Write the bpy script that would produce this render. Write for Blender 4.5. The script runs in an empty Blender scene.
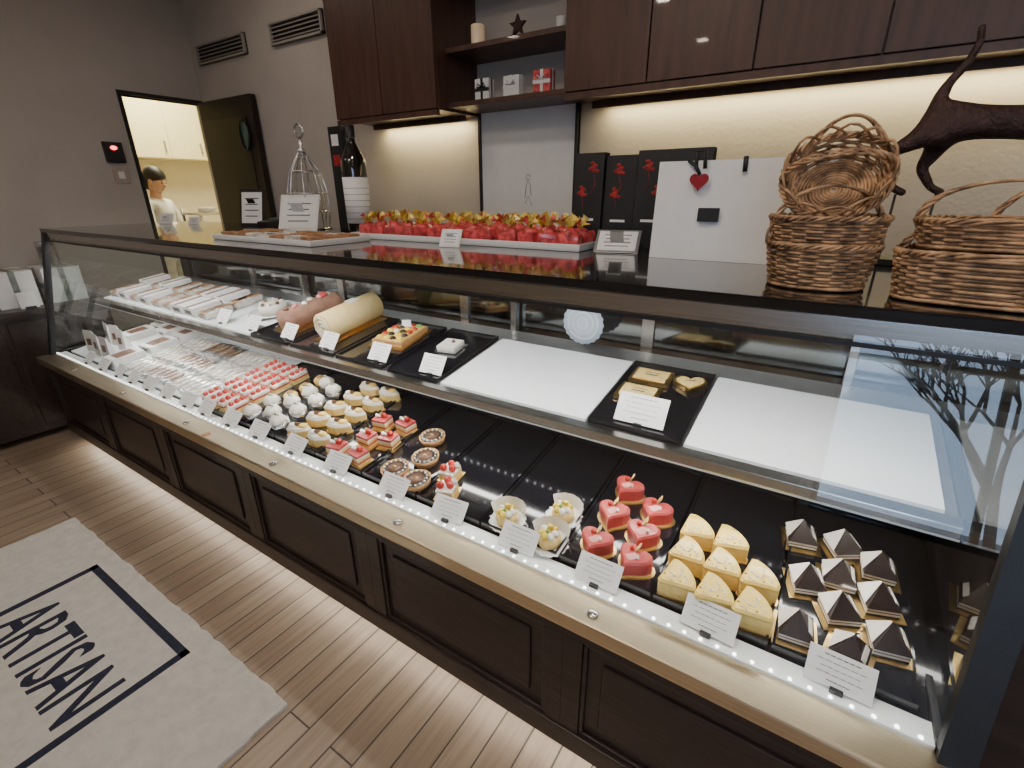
import bpy, bmesh, math, random
from mathutils import Vector, Matrix, Euler
random.seed(7)
pi=math.pi
SC=bpy.context.scene
COL=bpy.context.collection

# ------------------------------------------------------------ materials
def mat(name,c,rough=.5,metal=0.,var=.08,scale=20.,bump=0.,bscale=None,stretch=(1,1,1),coat=0.,emit=None,es=0.,spec=.5,trans=0.,c2=None,sheen=0.):
    m=bpy.data.materials.new(name); m.use_nodes=True
    nt=m.node_tree; N=nt.nodes; L=nt.links; b=N['Principled BSDF']
    b.inputs['Roughness'].default_value=rough; b.inputs['Metallic'].default_value=metal
    b.inputs['Coat Weight'].default_value=coat; b.inputs['Specular IOR Level'].default_value=spec
    b.inputs['Transmission Weight'].default_value=trans
    if sheen: b.inputs['Sheen Weight'].default_value=sheen
    tc=N.new('ShaderNodeTexCoord'); mp=N.new('ShaderNodeMapping'); mp.inputs['Scale'].default_value=stretch
    L.new(tc.outputs['Object'],mp.inputs['Vector'])
    no=N.new('ShaderNodeTexNoise'); no.inputs['Scale'].default_value=scale; no.inputs['Detail'].default_value=6
    L.new(mp.outputs[0],no.inputs['Vector'])
    r=N.new('ShaderNodeValToRGB'); r.color_ramp.elements[0].position=.3; r.color_ramp.elements[1].position=.7
    a=[max(0,x*(1-var)) for x in c]; d=[min(1,x*(1+var)) for x in (c2 or c)]
    r.color_ramp.elements[0].color=(*a,1); r.color_ramp.elements[1].color=(*d,1)
    L.new(no.outputs['Fac'],r.inputs['Fac']); L.new(r.outputs[0],b.inputs['Base Color'])
    if bump:
        bp=N.new('ShaderNodeBump'); bp.inputs['Strength'].default_value=bump; bp.inputs['Distance'].default_value=.01
        n2=N.new('ShaderNodeTexNoise'); n2.inputs['Scale'].default_value=bscale or scale*3; n2.inputs['Detail'].default_value=5
        L.new(mp.outputs[0],n2.inputs['Vector']); L.new(n2.outputs['Fac'],bp.inputs['Height']); L.new(bp.outputs[0],b.inputs['Normal'])
    if emit: b.inputs['Emission Color'].default_value=(*emit,1); b.inputs['Emission Strength'].default_value=es
    return m
def glass(name,tint=(.97,.98,.97),k=1.6,f0=.04):
    m=bpy.data.materials.new(name); m.use_nodes=True; nt=m.node_tree; N=nt.nodes; L=nt.links; N.clear()
    o=N.new('ShaderNodeOutputMaterial'); mx=N.new('ShaderNodeMixShader'); t=N.new('ShaderNodeBsdfTransparent'); g=N.new('ShaderNodeBsdfGlossy')
    g.inputs['Roughness'].default_value=0.0; t.inputs[0].default_value=(*tint,1)
    f=N.new('ShaderNodeLayerWeight'); f.inputs[0].default_value=.5
    p=N.new('ShaderNodeMath'); p.operation='POWER'; p.inputs[1].default_value=5
    q=N.new('ShaderNodeMath'); q.operation='MULTIPLY_ADD'; q.use_clamp=True; q.inputs[1].default_value=(1-f0)*k*.6; q.inputs[2].default_value=f0*k
    L.new(f.outputs['Facing'],p.inputs[0]); L.new(p.outputs[0],q.inputs[0]); L.new(q.outputs[0],mx.inputs[0]); L.new(t.outputs[0],mx.inputs[1]); L.new(g.outputs[0],mx.inputs[2]); L.new(mx.outputs[0],o.inputs[0])
    return m
def floor_mat():
    m=bpy.data.materials.new('wood_planks'); m.use_nodes=True; nt=m.node_tree; N=nt.nodes; L=nt.links; b=N['Principled BSDF']
    tc=N.new('ShaderNodeTexCoord'); mp=N.new('ShaderNodeMapping'); mp.inputs['Rotation'].default_value=(0,0,pi/2)
    L.new(tc.outputs['Object'],mp.inputs[0])
    br=N.new('ShaderNodeTexBrick'); br.offset=.37; br.inputs['Scale'].default_value=1; br.inputs['Brick Width'].default_value=1.3; br.inputs['Row Height'].default_value=.095
    br.inputs['Mortar Size'].default_value=.003; br.inputs['Mortar Smooth'].default_value=.3; br.inputs['Bias'].default_value=0
    br.inputs['Color1'].default_value=(.26,.19,.135,1); br.inputs['Color2'].default_value=(.34,.26,.19,1); br.inputs['Mortar'].default_value=(.05,.035,.025,1)
    L.new(mp.outputs[0],br.inputs['Vector'])
    m2=N.new('ShaderNodeMapping'); m2.inputs['Scale'].default_value=(40,2.2,1); L.new(tc.outputs['Object'],m2.inputs[0])
    no=N.new('ShaderNodeTexNoise'); no.inputs['Scale'].default_value=1.6; no.inputs['Detail'].default_value=8; L.new(m2.outputs[0],no.inputs['Vector'])
    r=N.new('ShaderNodeValToRGB'); r.color_ramp.elements[0].position=.3; r.color_ramp.elements[0].color=(.75,.73,.71,1); r.color_ramp.elements[1].position=.7; r.color_ramp.elements[1].color=(1.08,1.08,1.08,1)
    L.new(no.outputs['Fac'],r.inputs[0])
    mx=N.new('ShaderNodeMix'); mx.data_type='RGBA'; mx.blend_type='MULTIPLY'; mx.inputs[0].default_value=1
    L.new(br.outputs['Color'],mx.inputs[6]); L.new(r.outputs[0],mx.inputs[7]); L.new(mx.outputs[2],b.inputs['Base Color'])
    b.inputs['Roughness'].default_value=.45
    bp=N.new('ShaderNodeBump'); bp.inputs['Strength'].default_value=.4; bp.inputs['Distance'].default_value=.004; bp.invert=True
    L.new(br.outputs['Fac'],bp.inputs['Height']); L.new(bp.outputs[0],b.inputs['Normal'])
    return m
M_wall=mat('plaster_wall',(.47,.42,.375),.9,var=.05,scale=3,bump=.15,bscale=60)
M_ceil=mat('ceiling_paint',(.55,.52,.48),.9)
M_floor=floor_mat()
M_wood=mat('dark_walnut',(.082,.037,.025),.42,var=.3,scale=3,stretch=(9,9,1.0),bump=.08,coat=.12)
M_woodb=mat('espresso_wood',(.028,.016,.013),.38,var=.4,scale=3,stretch=(2,12,12),bump=.1,coat=.15)
M_black=mat('black_gloss',(.006,.006,.007),.12,var=.2,coat=.6)
M_blk=mat('black_matte',(.012,.012,.013),.5,var=.2)
M_door=mat('dark_door_paint',(.014,.009,.008),.5,var=.3,scale=3,stretch=(9,9,1))
M_tray=mat('tray_black_lacquer',(.008,.008,.011),.10,var=.2,coat=.4)
M_steel=mat('brushed_steel',(.52,.50,.47),.25,1,var=.1,scale=6,stretch=(1,60,60))
M_chrome=mat('champagne_steel',(.78,.66,.45),.30,1,var=.08,scale=4,stretch=(1,60,60))
M_mirr=mat('smoked_mirror',(.20,.21,.21),.08,1,var=.1,scale=2)
M_opal=mat('opal_acrylic',(.86,.90,.90),.3,var=.02)
M_white=mat('white_card',(.8,.79,.77),.6,var=.03)
M_cer=mat('white_ceramic',(.8,.79,.77),.15,var=.02,coat=.5)
M_ink=mat('ink_grey',(.12,.11,.11),.7)
M_gold=mat('gold_foil_card',(.75,.52,.20),.28,1,var=.15,scale=60)
M_silver=mat('silver_foil',(.72,.72,.73),.25,1,var=.15,scale=40,bump=.3)
M_cello=mat('clear_wrap_cream',(.62,.58,.52),.15,var=.3,scale=30,coat=.8,bump=.3)
M_cookie=mat('baked_brown',(.33,.17,.08),.6,var=.35,scale=60,bump=.3)
M_red=mat('raspberry_glaze',(.50,.065,.06),.35,var=.2,scale=40,coat=.25)
M_pink=mat('pink_mousse',(.72,.30,.27),.45,var=.15,scale=40)
M_berry=mat('strawberry_red',(.55,.03,.02),.25,var=.3,scale=80,coat=.5,bump=.3)
M_cream=mat('whipped_cream',(.85,.81,.72),.5,var=.04,scale=50,bump=.15)
M_yel=mat('custard_yellow',(.86,.62,.14),.3,var=.12,scale=60,bump=.2,coat=.3)
M_lyel=mat('pale_sponge',(.84,.62,.22),.7,var=.12,scale=90,bump=.3)
M_lemon=mat('lemon_bright',(.85,.62,.06),.3,var=.15,scale=60,coat=.4)
M_choc=mat('dark_chocolate',(.022,.012,.010),.35,var=.3,scale=50,coat=.2)
M_mchoc=mat('milk_chocolate',(.16,.075,.04),.4,var=.25,scale=50)
M_crust=mat('tart_crust',(.45,.25,.10),.65,var=.25,scale=90,bump=.3)
M_green=mat('pistachio_leaf',(.20,.33,.07),.5,var=.25,scale=70)
M_rug=mat('rug_cream_pile',(.64,.60,.53),.95,var=.10,scale=30,bump=1.,bscale=260,sheen=.3)
M_navy=mat('rug_navy_pile',(.018,.02,.045),.95,var=.3,scale=60,bump=1.,bscale=260)
M_redfoil=mat('red_cellophane',(.45,.02,.035),.3,var=.5,scale=40,coat=.6,bump=.6,bscale=60,c2=(.6,.08,.08))
M_rose=mat('rose_print_red',(.30,.015,.015),.6,var=.5,scale=60)
M_ribbon=mat('gold_ribbon',(.65,.30,.05),.3,.0,var=.5,scale=60,c2=(.85,.55,.12))
M_wick=mat('wicker_cane',(.24,.125,.06),.55,var=.55,scale=35,bump=.2,c2=(.42,.25,.13),coat=.1)
M_bronze=mat('rusty_bronze',(.055,.026,.022),.55,.3,var=.5,scale=40,bump=.6)
M_skin=mat('skin',(.55,.32,.22),.5)
M_hair=mat('black_hair',(.012,.01,.01),.5,var=.3,scale=80)
M_cloth=mat('white_uniform',(.75,.75,.75),.8,bump=.1)
M_kit=mat('kitchen_cabinet_yellow',(.85,.76,.42),.4,var=.03)
M_kw=mat('kitchen_wall',(.75,.68,.50),.7,var=.03)
M_led=mat('led_diode',(1,1,1),.5,emit=(1,.97,.92),es=8)
M_redled=mat('red_indicator',(1,.05,.05),.5,emit=(1,.03,.05),es=8)
M_glass=glass('case_glass',k=2.1)
M_glassp=glass('window_glass',k=1.)
M_glasse=glass('end_glass',tint=(.80,.86,.85),k=2.6)
M_bottle=mat('bottle_glass_dark',(.01,.008,.006),.06,coat=1)
M_wax=mat('candle_wax',(.8,.68,.5),.4,emit=(1,.6,.3),es=.15)
M_bark=mat('bark',(.05,.04,.035),.9)
M_tin=mat('tin_grey',(.35,.36,.36),.3,.8)
M_vent=mat('vent_beige',(.36,.33,.29),.5)

# ------------------------------------------------------------ mesh builder
class B:
    def __init__(s,name): s.name=name; s.bm=bmesh.new(); s.mats=[]
    def mi(s,m):
        if m not in s.mats: s.mats.append(m)
        return s.mats.index(m)
    def merge(s,t,m,smooth=False,M=None):
        i=s.mi(m); mp={}
        for v in t.verts: mp[v]=s.bm.verts.new(M@v.co if M else v.co)
        for f in t.faces:
            try: g=s.bm.faces.new([mp[v] for v in f.verts])
            except ValueError: continue
            g.material_index=i; g.smooth=smooth
        t.free()
    def raw(s,vs,fs,m,smooth=False,M=None):
        t=bmesh.new(); V=[t.verts.new(v) for v in vs]
        for f in fs:
            try:t.faces.new([V[k] for k in f])
            except ValueError: pass
        s.merge(t,m,smooth,M)
    def box(s,c,d,m,rot=None,bev=0,M=None):
        t=bmesh.new(); bmesh.ops.create_cube(t,size=1)
        for v in t.verts: v.co=Vector((v.co.x*d[0],v.co.y*d[1],v.co.z*d[2]))
        if bev: bmesh.ops.bevel(t,geom=t.edges[:],offset=bev,segments=2,affect='EDGES',profile=.6)
        X=Matrix.Translation(c)
        if rot: X=X@Euler(rot).to_matrix().to_4x4()
        s.merge(t,m,False,(M@X) if M else X)
    def b2(s,x0,x1,y0,y1,z0,z1,m,bev=0):
        s.box(((x0+x1)/2,(y0+y1)/2,(z0+z1)/2),(x1-x0,y1-y0,z1-z0),m,bev=bev)
    def prism(s,pts,z0,z1,m,M=None,smooth=False,top=1.,cx=0,cy=0):
        n=len(pts); vs=[(x,y,z0) for x,y in pts]+[(cx+(x-cx)*top,cy+(y-cy)*top,z1) for x,y in pts]
        fs=[tuple(range(n-1,-1,-1)),tuple(range(n,2*n))]+[(i,(i+1)%n,n+(i+1)%n,n+i) for i in range(n)]
        s.raw(vs,fs,m,smooth,M)
    def lathe(s,prof,m,seg=24,c=(0,0,0),M=None,smooth=True,wob=0,wn=8,cap=True):
        vs=[];fs=[];n=len(prof)
        for i,(r,z) in enumerate(prof):
            for k in range(seg):
                a=2*pi*k/seg; rr=max(r,1e-5)*(1+wob*math.cos(wn*a))
                vs.append((c[0]+rr*math.cos(a),c[1]+rr*math.sin(a),c[2]+z))
        for i in range(n-1):
            for k in range(seg):
                k2=(k+1)%seg; fs.append((i*seg+k,i*seg+k2,(i+1)*seg+k2,(i+1)*seg+k))
        if cap:
            fs.append(tuple(range(seg-1,-1,-1))); fs.append(tuple((n-1)*seg+k for k in range(seg)))
        s.raw(vs,fs,m,smooth,M)
    def sph(s,c,r,m,u=12,v=8,M=None,rot=None):
        if not hasattr(r,'__len__'): r=(r,r,r)
        t=bmesh.new(); bmesh.ops.create_uvsphere(t,u_segments=u,v_segments=v,radius=1)
        X=Matrix.Translation(c)
        if rot: X=X@Euler(rot).to_matrix().to_4x4()
        X=X@Matrix.Diagonal((*r,1))
        s.merge(t,m,True,(M@X) if M else X)
    def tube(s,pts,r,m,seg=6,closed=False,M=None):
        pts=[Vector(p) for p in pts]; n=len(pts); vs=[];fs=[]
        rs=r if hasattr(r,'__len__') else [r]*n
        up=None
        for i,p in enumerate(pts):
            if closed: t=(pts[(i+1)%n]-pts[i-1])
            else: t=pts[min(i+1,n-1)]-pts[max(i-1,0)]
            t.normalize()
            if up is None:
                up=Vector((0,0,1)) if abs(t.z)<.9 else Vector((1,0,0))
            up=(up-up.dot(t)*t).normalized(); sd=t.cross(up)
            for k in range(seg):
                a=2*pi*k/seg; vs.append(p+rs[i]*(math.cos(a)*up+math.sin(a)*sd))
        for i in range(n if closed else n-1):
            j=(i+1)%n
            for k in range(seg):
                k2=(k+1)%seg; fs.append((i*seg+k,i*seg+k2,j*seg+k2,j*seg+k))
        if not closed: fs+= [tuple(range(seg-1,-1,-1)),tuple((n-1)*seg+k for k in range(seg))]
        s.raw(vs,fs,m,True,M)
    def text(s,body,size,m,M,ext=.0005,sx=1,align='CENTER',bold=0):
        cu=bpy.data.curves.new('tmp','FONT'); cu.body=body; cu.size=size; cu.extrude=ext; cu.align_x=align; cu.align_y='CENTER'; cu.resolution_u=2; cu.offset=bold
        o=bpy.data.objects.new('tmp',cu); COL.objects.link(o); bpy.context.view_layer.update()
        me=o.evaluated_get(bpy.context.evaluated_depsgraph_get()).to_mesh(); t=bmesh.new(); t.from_mesh(me)
        o.evaluated_get(bpy.context.evaluated_depsgraph_get()).to_mesh_clear()
        bpy.data.objects.remove(o); bpy.data.curves.remove(cu)
        s.merge(t,m,False,M@Matrix.Diagonal((sx,1,1,1)))
    def mesh(s):
        bmesh.ops.recalc_face_normals(s.bm,faces=s.bm.faces[:]) 
        me=bpy.data.meshes.new(s.name); s.bm.to_mesh(me); s.bm.free()
        for m in s.mats: me.materials.append(m)
        return me
    def done(s,loc=(0,0,0),M=None,parent=None):
        return put(s.mesh(),s.name,loc,M,parent)
def put(me,name,loc=(0,0,0),M=None,parent=None):
    o=bpy.data.objects.new(name,me); COL.objects.link(o)
    if M is not None: o.matrix_world=M
    else: o.location=loc
    if parent: o.parent=parent
    return o
def empty(name,loc=(0,0,0)):
    e=bpy.data.objects.new(name,None); COL.objects.link(e); e.location=loc; e.empty_display_size=.1; return e
def T(*a): return Matrix.Translation(a)
def RZ(a): return Matrix.Rotation(a,4,'Z')
def RX(a): return Matrix.Rotation(a,4,'X')
def RY(a): return Matrix.Rotation(a,4,'Y')
def SCL(a,b=None,c=None): return Matrix.Diagonal((a,b or a,c or a,1))
DS=.14; SS=.158
def dz(y): return .61+DS*(y-.88)
def sz(y): return .886+SS*(y-1.12)
def deckM(x,y,rz=0): return T(x,y,dz(y)+.0005)@RX(math.atan(DS))@RZ(rz)
def shelfM(x,y,rz=0): return T(x,y,sz(y)+.0005)@RX(math.atan(SS))@RZ(rz)

# ------------------------------------------------------------ camera
Zc=Vector((-7,1216,483)).normalized(); Xc=-Vector((-805,187,-483)).normalized()
Xc=(Xc-Xc.dot(Zc)*Zc).normalized(); Yc=Zc.cross(Xc)
R=Matrix((Xc,Yc,Zc))
cd=bpy.data.cameras.new('camera'); cam=bpy.data.objects.new('camera',cd); COL.objects.link(cam)
cam.matrix_world=T(0,0,1.5)@R.to_4x4(); cd.sensor_width=36; cd.sensor_fit='HORIZONTAL'; cd.lens=483/1024*36; cd.clip_start=.02
SC.camera=cam

# ------------------------------------------------------------ room
XL,XR,YB,YF,HC=-4.65,2.8,2.47,-3.0,3.0
b=B('floor'); b.b2(-7.2,XR+.1,YF-.1,4.4,-.1,0,M_floor); b.done()
b=B('ceiling'); b.b2(-7.2,XR+.1,YF-.1,4.4,HC,HC+.1,M_ceil); b.done()
b=B('wall_back'); b.b2(XL-.1,XR+.1,YB,YB+.1,0,HC,M_wall); b.done()
b=B('wall_left'); b.b2(XL-.1,XL,YF,1.89,0,HC,M_wall); b.b2(XL-.1,XL,1.89,YB,2.19,HC,M_wall); b.done()
b=B('trim_1'); b.b2(XL-.11,XL+.012,1.865,1.89,0,2.215,M_blk); b.b2(XL-.11,XL+.012,1.89,YB-.001,2.19,2.215,M_blk); b.done()
b=B('wall_right'); b.b2(XR,XR+.1,YF,YB,0,HC,M_wall); b.done()
wx0,wx1,wz0,wz1=.25,2.4,.6,2.5
b=B('wall_front'); b.b2(XL-.1,wx0,YF-.1,YF,0,HC,M_wall); b.b2(wx1,XR+.1,YF-.1,YF,0,HC,M_wall)
b.b2(wx0,wx1,YF-.1,YF,0,wz0,M_wall); b.b2(wx0,wx1,YF-.1,YF,wz1,HC,M_wall); b.done()
e=empty('window_1'); b=B('window_frame')
for x in (wx0,(wx0+wx1)/2-.02,wx1-.05): b.b2(x,x+.05,YF-.07,YF-.02,wz0,wz1,M_blk)
for z in (wz0,wz1-.05,1.95): b.b2(wx0,wx1,YF-.07,YF-.02,z,z+.05,M_blk)
b.done(parent=e)
b=B('window_pane'); b.raw([(wx0,YF-.045,wz0),(wx1,YF-.045,wz0),(wx1,YF-.045,wz1),(wx0,YF-.045,wz1)],[(0,1,2,3)],M_glassp); b.done(parent=e)
b=B('baseboard_left'); b.b2(XL,XL+.015,YF,1.85,0,.1,M_blk); b.done()
b=B('baseboard_back'); b.b2(-3.8,XR,YB-.015,YB,0,.1,M_blk); b.done()
# bare tree outside
b=B('bare_tree')
def branch(p,d,l,r,n):
    q=p+d*l; b.tube([p,(p+q)/2+Vector((random.uniform(-.03,.03),0,random.uniform(-.02,.03)))*l,q],[r,r*.85,r*.7],M_bark,5)
    if n==0: return
    for i in range(3):
        nd=(d+Vector((random.uniform(-.8,.8),random.uniform(-.4,.4),random.uniform(-.15,.55)))).normalized()
        branch(q,nd,l*random.uniform(.62,.82),r*.62,n-1)
branch(Vector((2.2,-5.6,0)),Vector((-.1,0,1)),1.0,.07,5); b.done()
b=B('street_ground'); b.b2(-8,10,-14,YF-.1,-.12,-.02,mat('asphalt',(.2,.2,.2),.9)); b.done()

# kitchen beyond opening
b=B('wall_kitchen'); b.b2(-7.2,-7.1,.6,4.4,0,HC,M_kw); b.b2(-7.1,XL-.1,4.3,4.4,0,HC,M_kw); b.b2(-7.1,XL-.1,.5,.6,0,HC,M_kw); b.b2(XL-.2,XL-.1,YB+.1,4.3,0,HC,M_kw); b.done()
b=B('kitchen_wall_cabinet')
b.b2(-7.1,-6.75,1.9,4.3,1.88,2.75,M_kit)
for i in range(6):
    y=1.9+i*.4; b.b2(-6.75,-6.735,y+.008,y+.392,1.89,2.74,M_kit,bev=.003); b.b2(-6.735,-6.715,y+.34,y+.355,1.95,2.07,M_steel)
b.done()
b=B('kitchen_worktable'); b.b2(-6.9,-6.35,2.0,4.2,.86,.9,M_steel,bev=.004); b.b2(-6.85,-6.4,2.05,4.15,.25,.28,M_steel)
for x in(-6.85,-6.4):
    for y in (2.05,4.15): b.tube([(x,y,0),(x,y,.87)],.02,M_steel,10)
b.done()
b=B('kitchen_shelf_rack')
for x in (-5.75,-5.4):
    for y in (2.62,3.2): b.tube([(x,y,0),(x,y,1.36)],.014,M_steel,8)
for z in (.3,.8,1.30): b.b2(-5.77,-5.38,2.6,3.22,z,z+.02,M_steel)
b.lathe([(.05,0),(.09,.05),(.085,.05),(.045,.006)],M_cer,c=(-5.6,2.8,1.32),cap=False)
b.lathe([(.07,0),(.07,.12),(.065,.12),(.06,.01)],M_tin,c=(-5.55,2.98,1.32),cap=False)
b.b2(-5.68,-5.5,3.05,3.19,1.32,1.42,M_white,bev=.005); b.done()
# open door leaf against back wall
e=empty('door_1'); b=B('door_leaf')
b.b2(-4.60,-3.86,YB-.06,YB-.015,.01,2.19,M_door)
for z0,z1 in ((.15,.85),(1.0,2.05)): 
    b.b2(-4.50,-3.96,YB-.066,YB-.06,z0,z1,M_door,bev=.002)
b.done(parent=e)
b=B('door_porthole'); b.lathe([(.085,0),(.085,.012),(.075,.012),(.075,.006)],M_blk,32,cap=False,M=T(-4.0,YB-.066,1.92)@RX(pi/2)@SCL(.75,1.3,1))
b.lathe([(.075,0),(.075,.004)],mat('porthole_pane',(.10,.16,.14),.15),32,M=T(-4.0,YB-.066,1.92)@RX(pi/2)@SCL(.75,1.3,1));b.done(parent=e)
b=B('door_handle'); b.b2(-4.52,-4.50,YB-.11,YB-.06,1.05,1.07,M_steel); b.b2(-4.52,-4.40,YB-.12,YB-.10,1.045,1.075,M_steel,bev=.004); b.done(parent=e)
# vents
for i,(x0,x1) in enumerate(((-4.53,-3.87),(-3.55,-3.0))):
    b=B('wall_vent')
    b.b2(x0,x1,YB-.012,YB,2.45,2.58,M_blk)
    for a in ((x0,x1,2.45,2.462),(x0,x1,2.568,2.58),(x0,x0+.015,2.45,2.58),(x1-.015,x1,2.45,2.58)): b.b2(a[0],a[1],YB-.03,YB,a[2],a[3],M_vent)
    for k in range(4): b.box(((x0+x1)/2,YB-.02,2.478+k*.024),(x1-x0-.03,.014,.006),M_vent,rot=(.5,0,0))
    b.done()
b=B('intercom_panel'); b.b2(XL,XL+.03,1.68,1.80,1.72,1.86,M_blk,bev=.004); b.sph((XL+.032,1.74,1.82),(.008,.022,.014),M_redled)
b.b2(XL,XL+.012,1.70,1.80,1.58,1.69,mat('switch_plate',(.42,.34,.28),.5),bev=.003); b.b2(XL+.012,XL+.018,1.73,1.77,1.61,1.66,M_white,bev=.002); b.done()

# person in kitchen
def skinfig(name,vs,es,rs,m,root=0,sub=2,parent=None):
    me=bpy.data.meshes.new(name); me.from_pydata(vs,es,[]); o=bpy.data.objects.new(name,me); COL.objects.link(o)
    me.materials.append(m)
    md=o.modifiers.new('skin','SKIN'); md.use_smooth_shade=True
    sk=me.skin_vertices[0].data
    for i,r in enumerate(rs):
        sk[i].radius=(r,r) if not hasattr(r,'__len__') else r; sk[i].use_root=(i==root)
    s2=o.modifiers.new('sub','SUBSURF'); s2.levels=sub; s2.render_levels=sub
    if parent: o.parent=parent
    return o
e=empty('kitchen_worker',(-5.98,2.50,0)); e.rotation_euler=(0,0,.55)
vs=[(0,0,.95),(0,0,1.10),(0,0,1.28),(.01,0,1.42),(0,-.09,.90),(.02,-.1,.5),(0,-.1,.09),(.12,-.11,.04),(0,.09,.90),(.02,.1,.5),(0,.1,.09),(.12,.11,.04),
    (0,-.17,1.40),(.06,-.23,1.14),(.27,-.2,1.02),(0,.17,1.40),(.06,.23,1.14),(.27,.2,1.02)]
es=[(0,1),(1,2),(2,3),(0,4),(4,5),(5,6),(6,7),(0,8),(8,9),(9,10),(10,11),(3,12),(12,13),(13,14),(3,15),(15,16),(16,17)]
rs=[(.15,.11),(.14,.10),(.16,.11),(.10,.08),.09,.06,.045,.04,.09,.06,.045,.04,.06,.048,.034,.06,.048,.034]
skinfig('uniform_body',vs,es,rs,M_cloth,parent=e)
b=B('head'); b.tube([(0,0,1.40),(.02,0,1.54)],[.055,.05],M_skin,12)
HM=T(.03,0,1.62)@RY(.35)@T(0,0,-1.62)
def hs(c,r,m,u=16,v=12): b.sph(c,r,m,u,v,M=HM)
hs((.015,0,1.63),(.092,.075,.115),M_skin,20,14); hs((.03,0,1.57),(.06,.052,.06),M_skin); hs((.108,0,1.615),(.014,.012,.02),M_skin)
for s in(-1,1): hs((.098,s*.03,1.64),(.008,.013,.006),M_hair); hs((.094,s*.03,1.662),(.008,.018,.004),M_hair); hs((.01,s*.077,1.62),(.02,.01,.03),M_skin)
hs((.090,0,1.572),(.008,.022,.006),mat('lips',(.4,.12,.1),.5)); hs((-.006,0,1.675),(.106,.088,.095),M_hair,20,14); hs((-.045,0,1.62),(.07,.083,.10),M_hair)
b.done(parent=e)
b=B('hands')
for s in(-1,1):
    b.sph((.32,s*.2,1.01),(.045,.035,.014),M_skin)
    for k in range(4): b.tube([(.35,s*.2+(k-1.5)*.017,1.01),(.385,s*.2+(k-1.5)*.019,1.008),(.41-.006*abs(k-1.5),s*.2+(k-1.5)*.02,.99)],[.009,.008,.006],M_skin,6)
    b.tube([(.31,s*.2-s*.03,1.01),(.335,s*.2-s*.055,1.0),(.36,s*.2-s*.06,.99)],[.01,.009,.007],M_skin,6)
b.done(parent=e)

# ------------------------------------------------------------ wall cabinets and niche
def cabinet(name,x0,x1,doors):
    b=B(name); b.b2(x0,x1,2.14,YB,1.89,HC,M_wood); b.b2(x0,x1,2.12,2.14,1.865,1.89,M_wood)
    for a,c in doors: b.b2(a+.003,c-.003,2.118,2.14,1.895,HC-.01,M_wood,bev=.002)
    b.b2(x0+.02,x1-.02,2.375,2.385,1.862,1.89,M_wood)
    return b.done()
cabinet('wall_cabinet',-2.57,-1.81,[(-2.57,-2.19),(-2.19,-1.81)])
cabinet('wall_cabinet',-1.10,1.87,[(-1.10,-.74),(-.74,-.36),(-.36,.01),(.01,.38),(.38,.75),(.75,1.12),(1.12,1.5),(1.5,1.87)])
b=B('display_niche_shelf')
for z in (1.925,2.16,2.45): b.b2(-1.808,-1.102,2.20,YB,z-.022,z,M_wood,bev=.002)
b.done()
b=B('pillar_candle'); b.lathe([(.032,0),(.033,.002),(.033,.09),(.028,.093),(.01,.088),(0,.088)],M_wax,c=(0,0,0)); b.tube([(0,0,.088),(0,.002,.1)],.0015,M_blk); b.done((-1.66,2.28,2.161))
b=B('tea_light'); b.lathe([(.02,0),(.024,.05),(.022,.05),(.018,.008)],M_cer,cap=False); b.done((-1.2,2.27,2.161))
b=B('star_ornament')
pts=[( (.045 if i%2==0 else .02)*math.sin(i*pi/5),(.045 if i%2==0 else .02)*math.cos(i*pi/5)) for i in range(10)]
b.prism(pts,-.008,.008,M_bronze,M=T(0,0,.055)@RX(pi/2)); b.box((0,0,.008),(.06,.03,.016),M_bronze); b.done((-1.43,2.28,2.161))
def giftbox(x,y,z,s,m,rm,n='gift_box',rz=0):
    b=B(n); b.box((0,0,s[2]/2),s,m,bev=.002); b.box((0,0,s[2]/2),(s[0]*.16,s[1]+.003,s[2]+.003),rm); b.box((0,0,s[2]/2),(s[0]+.003,s[1]*.16,s[2]+.003),rm)
    b.box((0,-s[1]/2-.001,s[2]/2),(s[0]+.002,.003,s[2]*.16),rm)
    for k in(-1,1):
        b.tube([(0,-s[1]/2,s[2]*.6),(k*.018,-s[1]/2-.012,s[2]*.6+.016),(k*.026,-s[1]/2-.008,s[2]*.6),(0,-s[1]/2-.003,s[2]*.6)],.003,rm)
    b.done(M=T(x,y,z)@RZ(rz))
giftbox(-1.62,2.27,1.926,(.085,.05,.095),M_white,M_blk); giftbox(-1.46,2.29,1.926,(.09,.05,.095),M_white,M_white); giftbox(-1.28,2.27,1.926,(.09,.05,.095),M_redfoil,M_white)
# framed print on wall
b=B('framed_drawing'); x0,x1,z0,z1=-1.79,-1.18,1.18,1.95
b.b2(x0,x1,YB-.02,YB-.001,z0,z1,M_white)
for a in ((x0,x0+.014,z0,z1),(x1-.014,x1,z0,z1),(x0,x1,z0,z0+.014),(x0,x1,z1-.014,z1)): b.b2(a[0],a[1],YB-.035,YB-.001,a[2],a[3],M_blk)
mx=-1.47
b.tube([(mx-.02,YB-.022,1.47),(mx-.013,YB-.022,1.53),(mx,YB-.022,1.56),(mx+.014,YB-.022,1.53),(mx+.02,YB-.022,1.48)],.0014,M_ink); b.tube([(mx+.012*math.cos(t/2),YB-.022,1.575+.014*math.sin(t/2)) for t in range(13)],.0012,M_ink); b.tube([(mx-.02,YB-.022,1.44),(mx,YB-.022,1.48),(mx+.025,YB-.022,1.43)],.0012,M_ink)
b.done()
b=B('back_counter'); b.b2(-2.6,1.87,YB-.32,YB-.04,.86,.9,M_black,bev=.004); b.b2(-2.58,1.85,YB-.30,YB-.04,.02,.86,M_woodb)
for i in range(9): b.b2(-2.57+i*.49,-2.10+i*.49,YB-.312,YB-.30,.08,.84,M_woodb,bev=.003)
b.done()

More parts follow.
